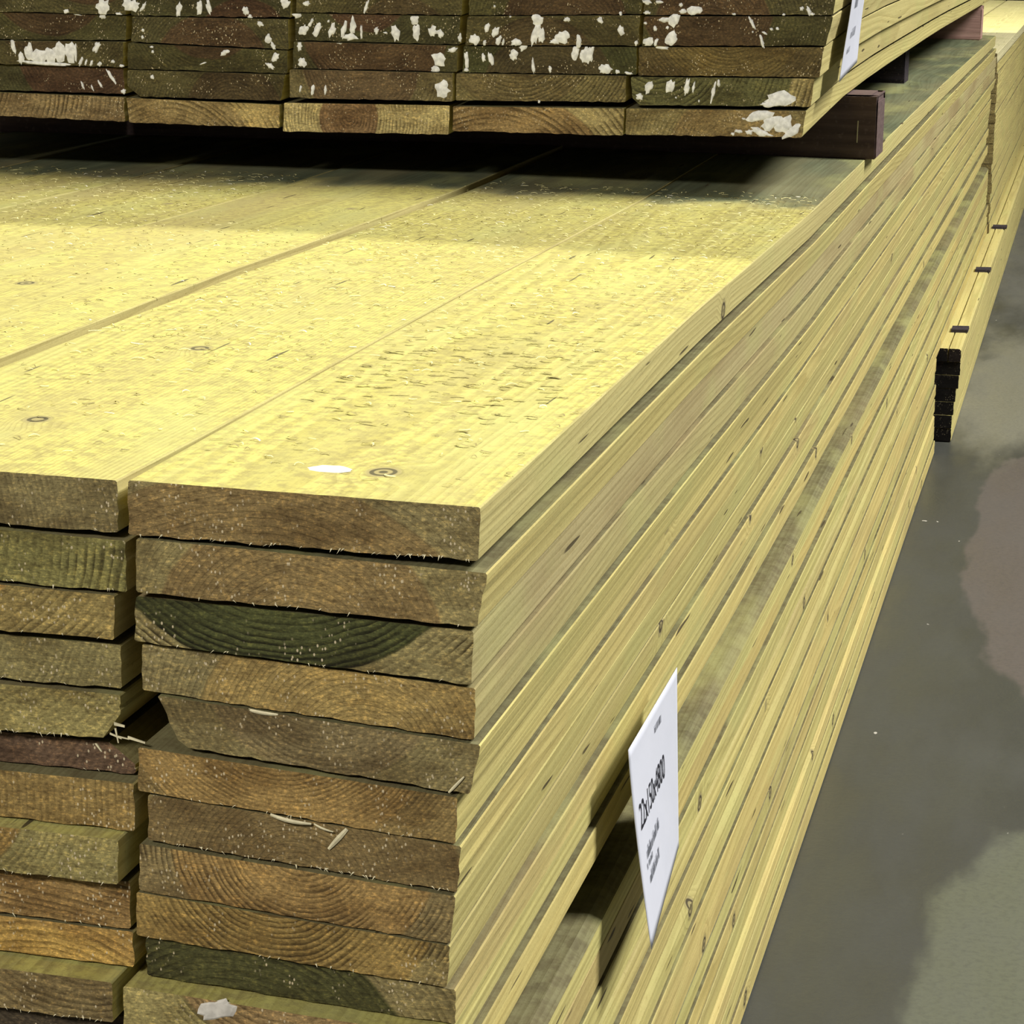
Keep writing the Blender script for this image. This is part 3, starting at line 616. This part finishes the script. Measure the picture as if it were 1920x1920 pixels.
def print_text(body, s0, s1, t0, t1, mat, f, parent):
    cu_ = bpy.data.curves.new('txt', 'FONT'); cu_.body = body; cu_.size = 1.; cu_.resolution_u = 3
    to = bpy.data.objects.new('txt', cu_); COL.objects.link(to)
    bpy.context.view_layer.update()
    me = bpy.data.meshes.new_from_object(to.evaluated_get(bpy.context.evaluated_depsgraph_get()))
    bpy.data.objects.remove(to)
    bm = bmesh.new(); bm.from_mesh(me)
    bmesh.ops.subdivide_edges(bm, edges=[e for e in bm.edges if e.calc_length() > .25], cuts=2)
    xs = [v.co.x for v in bm.verts]; ys = [v.co.y for v in bm.verts]
    xa, xb, ya, yb = min(xs), max(xs), min(ys), max(ys)
    for v in bm.verts:
        s = s0+(s1-s0)*(v.co.x-xa)/(xb-xa); t = t1+(t0-t1)*(v.co.y-ya)/(yb-ya)
        v.co = f(s, t) + Vector((.00035, 0, .0)) - Vector(parent.location)
    bm.to_mesh(me); bm.free(); me.materials.clear()
    return link('printed_text', me, [mat], parent)
print_text('22x150x4800', .085, .665, .315, .445, INK, tag_surface, tg)['label'] = 'bold black printed size'
def print_strokes(rows, f, parent, seed):
    """rows of tiny print too small to read: short upright strokes"""
    r = random.Random(seed); vs, fs = [], []
    for (s0, s1, t0, t1) in rows:
        s = s0
        while s < s1:
            w = r.uniform(.004, .009)
            if r.random() > .14:
                a = t0 + (t1-t0)*r.choice((0, 0, .35)); b = t1
                for (ss, tt) in ((s, a), (s+w, a), (s+w, b), (s, b)): vs.append(tuple(f(ss, tt)+Vector((.0004, 0, 0))-Vector(parent.location)))
                n = len(vs); fs.append((n-4, n-1, n-2, n-3))
            s += w + r.uniform(.003, .006)
    o = from_py('small_print', vs, fs, [INKGREY], parent)
    o['label'] = 'lines of tiny grey print'
print_strokes([(.49, .62, .095, .135), (.14, .46, .555, .615), (.15, .41, .69, .745), (.12, .25, .63, .66)], tag_surface, tg, 1)
print_strokes([(.25, .45, .3, .42), (.3, .6, .6, .68), (.2, .4, .75, .8)], upper_surface, tg2, 2)

# ------------------------------------------------------------------ splinters, smears and shavings
def stick(name, parent, a, b, w, mat, label, bulge=0.):
    a, b = Vector(a), Vector(b); d = (b-a).normalized(); side = d.cross(Vector((0, 1, 0))).normalized()
    vs, fs = [], []
    n = 5
    for i in range(n+1):
        t = i/n; p = a.lerp(b, t) + Vector((0, -bulge*math.sin(math.pi*t), 0)); ww = w*(.45+.55*math.sin(math.pi*min(1, .15+t*.8)))
        for (u, v) in ((-1, 0), (0, -1), (1, 0), (0, 1)):
            vs.append(tuple(p + side*ww*u + Vector((0, ww*.6*v, 0)) - Vector(parent.location)))
    for i in range(n):
        for k in range(4): fs.append((i*4+k, i*4+(k+1) % 4, i*4+4+(k+1) % 4, i*4+4+k))
    fs += [(3, 2, 1, 0), tuple(n*4+k for k in range(4))]
    o = from_py(name, vs, fs, [mat], parent); o['label'] = label
    return o
rr = near_right
stick('splinter', rr[6], (-.0595, .0094, -.1440), (-.0675, .0090, -.1535), .0011, PALE, 'pale splinter stuck across the end')
stick('splinter', rr[5], (-.0925, .0079, -.1402), (-.0745, .0076, -.1426), .0009, PALE, 'pale split fibres on the lower edge', .002)
stick('splinter', rr[5], (-.0735, .0079, -.1425), (-.0650, .0077, -.1452), .0005, PALE, 'pale split fibres on the lower edge', .001)
stick('fibre', rr[4], (-.0155, .0080, -.1235), (-.0090, .0080, -.1160), .0006, PALE, 'white curled fibre')
stick('splinter', rr[3], (-.102, .0094, -.0955), (-.089, .0092, -.0965), .0008, PALE, 'pale sliver on the lower edge', .001)
# pale rubbed patch on the lowest visible board of the right-hand column
def smear(parent, x, z, w, h, a, y, mat, label, seed, name='smear'):
    r = random.Random(seed); n = 18; vs, fs = [], []
    ca, sa = math.cos(a), math.sin(a); rad = [1+r.uniform(-.35, .25) for _ in range(n)]
    for (f, dy) in ((1, .0002), (.75, -.0005)):
        for k in range(n):
            t = 2*math.pi*k/n; u, v = math.cos(t)*w/2*rad[k]*f, math.sin(t)*h/2*rad[k]*f
            vs.append((x+u*ca-v*sa-parent.location.x, y+dy-parent.location.y, z+u*sa+v*ca-parent.location.z))
    for k in range(n): fs.append((k, (k+1) % n, n+(k+1) % n, n+k))
    fs.append(tuple(range(n, 2*n)))
    o = from_py(name, vs, fs, [mat], parent, smooth=False); o['label'] = label
smear(rr[10], -.1155, -.2285, .019, .011, .5, .002, WAX, 'pale grey rubbed patch', 4)
# white fluff of torn fibres between the two near columns
def fluff(parent, items, label):
    vs, fs = [], []
    for (a, b, w) in items:
        a, b = Vector(a), Vector(b); s = Vector((0, 0, w)) if abs((b-a).x) > abs((b-a).z) else Vector((w, 0, 0))
        n = len(vs)
        for p in (a-s, a+s, b+s*.6, b-s*.6): vs.append(tuple(p-Vector(parent.location)))
        for p in (a-s, a+s, b+s*.6, b-s*.6): vs.append(tuple(p+Vector((0, .0006, 0))-Vector(parent.location)))
        fs += [(n, n+1, n+2, n+3), (n+7, n+6, n+5, n+4), (n, n+4, n+5, n+1), (n+2, n+6, n+7, n+3), (n+1, n+5, n+6, n+2), (n+3, n+7, n+4, n)]
    o = from_py('torn_fibres', vs, fs, [PALE], parent); o['label'] = label
L5 = [o for o in bpy.data.objects if o.get('group') == 'boards of the near second column'][4]
fluff(L5, [((-0.1585, .0045, -0.1105), (-0.1535, .0050, -0.1115), .0003), ((-0.1540, .0045, -0.1105), (-0.1465, .0050, -0.1125), .0006), ((-0.1620, .0045, -0.1095), (-0.1570, .0050, -0.1115), .0004), ((-0.1595, .0045, -0.1070), (-0.1585, .0050, -0.1135), .0004), ((-0.1600, .0045, -0.1050), (-0.1555, .0050, -0.1060), .0007), ((-0.1685, .0045, -0.1145), (-0.1662, .0050, -0.1180), .0005)], 'white torn fibres at the broken corner')
# glint on the top face near the front, painted as a white spot
def top_spot(parent, x, y, z, w, h, mat, label, seed):
    r = random.Random(seed); n = 20; vs, fs = [], []
    rad = [1+r.uniform(-.12, .1) for _ in range(n)]
    for (f, dz) in ((1, -.0002), (.8, .0004)):
        for k in range(n):
            t = 2*math.pi*k/n; vs.append((x+math.cos(t)*w/2*rad[k]*f-parent.location.x, y+math.sin(t)*h/2*rad[k]*f-parent.location.y, z+dz-parent.location.z))
    for k in range(n): fs.append((k, (k+1) % n, n+(k+1) % n, n+k))
    fs.append(tuple(range(n, 2*n)))
    o = from_py('painted_glint', vs, fs, [mat], parent); o['label'] = label
top_spot(rr[0], -.0775, .047, .0008, .019, .013, PAINT, 'white glint painted on the top face', 3)

# shavings and sawdust over the top of the near stack (nobody could count them)
rw = random.Random(33)
vs, fs, mi = [], [], []
def top_z(x, y):
    if x > -.151: z = .0015 + (x+.149)/.148*(-.0019)
    elif x > -.312: z = .0011 + (-.154-x)/.149*.0016
    elif x > -.467: z = .0035
    elif x > -.622: z = .003
    else: z = .002
    return z + sag_near(0)(y)
def shaving(x, y, z, ln, w, ang, curl, m, nz=.0004):
    n0 = len(vs); k = 4
    dx, dy = math.cos(ang), math.sin(ang)
    for i in range(k+1):
        t = i/k; a2 = ang + curl*(t-.5); px = x + (t-.5)*ln*math.cos(a2); py = y + (t-.5)*ln*math.sin(a2)
        h = z + nz + .0008*math.sin(math.pi*t)*(1 if curl > 0 else .3)
        vs.append((px - dy*w, py + dx*w, h)); vs.append((px + dy*w, py - dx*w, h+.0002))
    for i in range(k): fs.append((n0+2*i, n0+2*i+1, n0+2*i+3, n0+2*i+2)); mi.append(m)
for _ in range(7600):
    y = .02 + 1.26*rw.random()**.8; x = rw.uniform(-.80, -.002)
    if y < .25 and rw.random() < .45: continue
    if any(abs(x-s) < .004 for s in (-.1515, -.3105, -.4675, -.622)): continue
    shaving(x, y, top_z(x, y), rw.uniform(.002, .0075), rw.uniform(.0002, .00055), rw.uniform(-.7, .7)+(math.pi if rw.random() < .5 else 0), rw.uniform(-2., 2.), 0 if rw.random() < .50 else (1 if rw.random() < .86 else 2))
for _ in range(170):   # larger dark curls in the middle of the right-hand board
    y = rw.gauss(.30, .09); x = rw.uniform(-.135, -.02)
    if y < .1: continue
    shaving(x, y, top_z(x, y), rw.uniform(.005, .010), rw.uniform(.0005, .0009), rw.uniform(-.5, .5), rw.uniform(-1.5, 1.5), 1)
SH = [make_plain('pale_shaving', (.88, .80, .36), .7, .25, 300.), make_plain('olive_shaving', (.36, .30, .11), .7, .4, 300.), make_plain('white_shaving', (.92, .88, .66), .7, .2, 300.)]
o = from_py('wood_shavings', vs, fs, SH, None, (0, 0, 0), False, mi)
tag(o, 'loose wood shavings and sawdust scattered over the yellow top of the near stack', 'wood shavings', None, 'stuff')
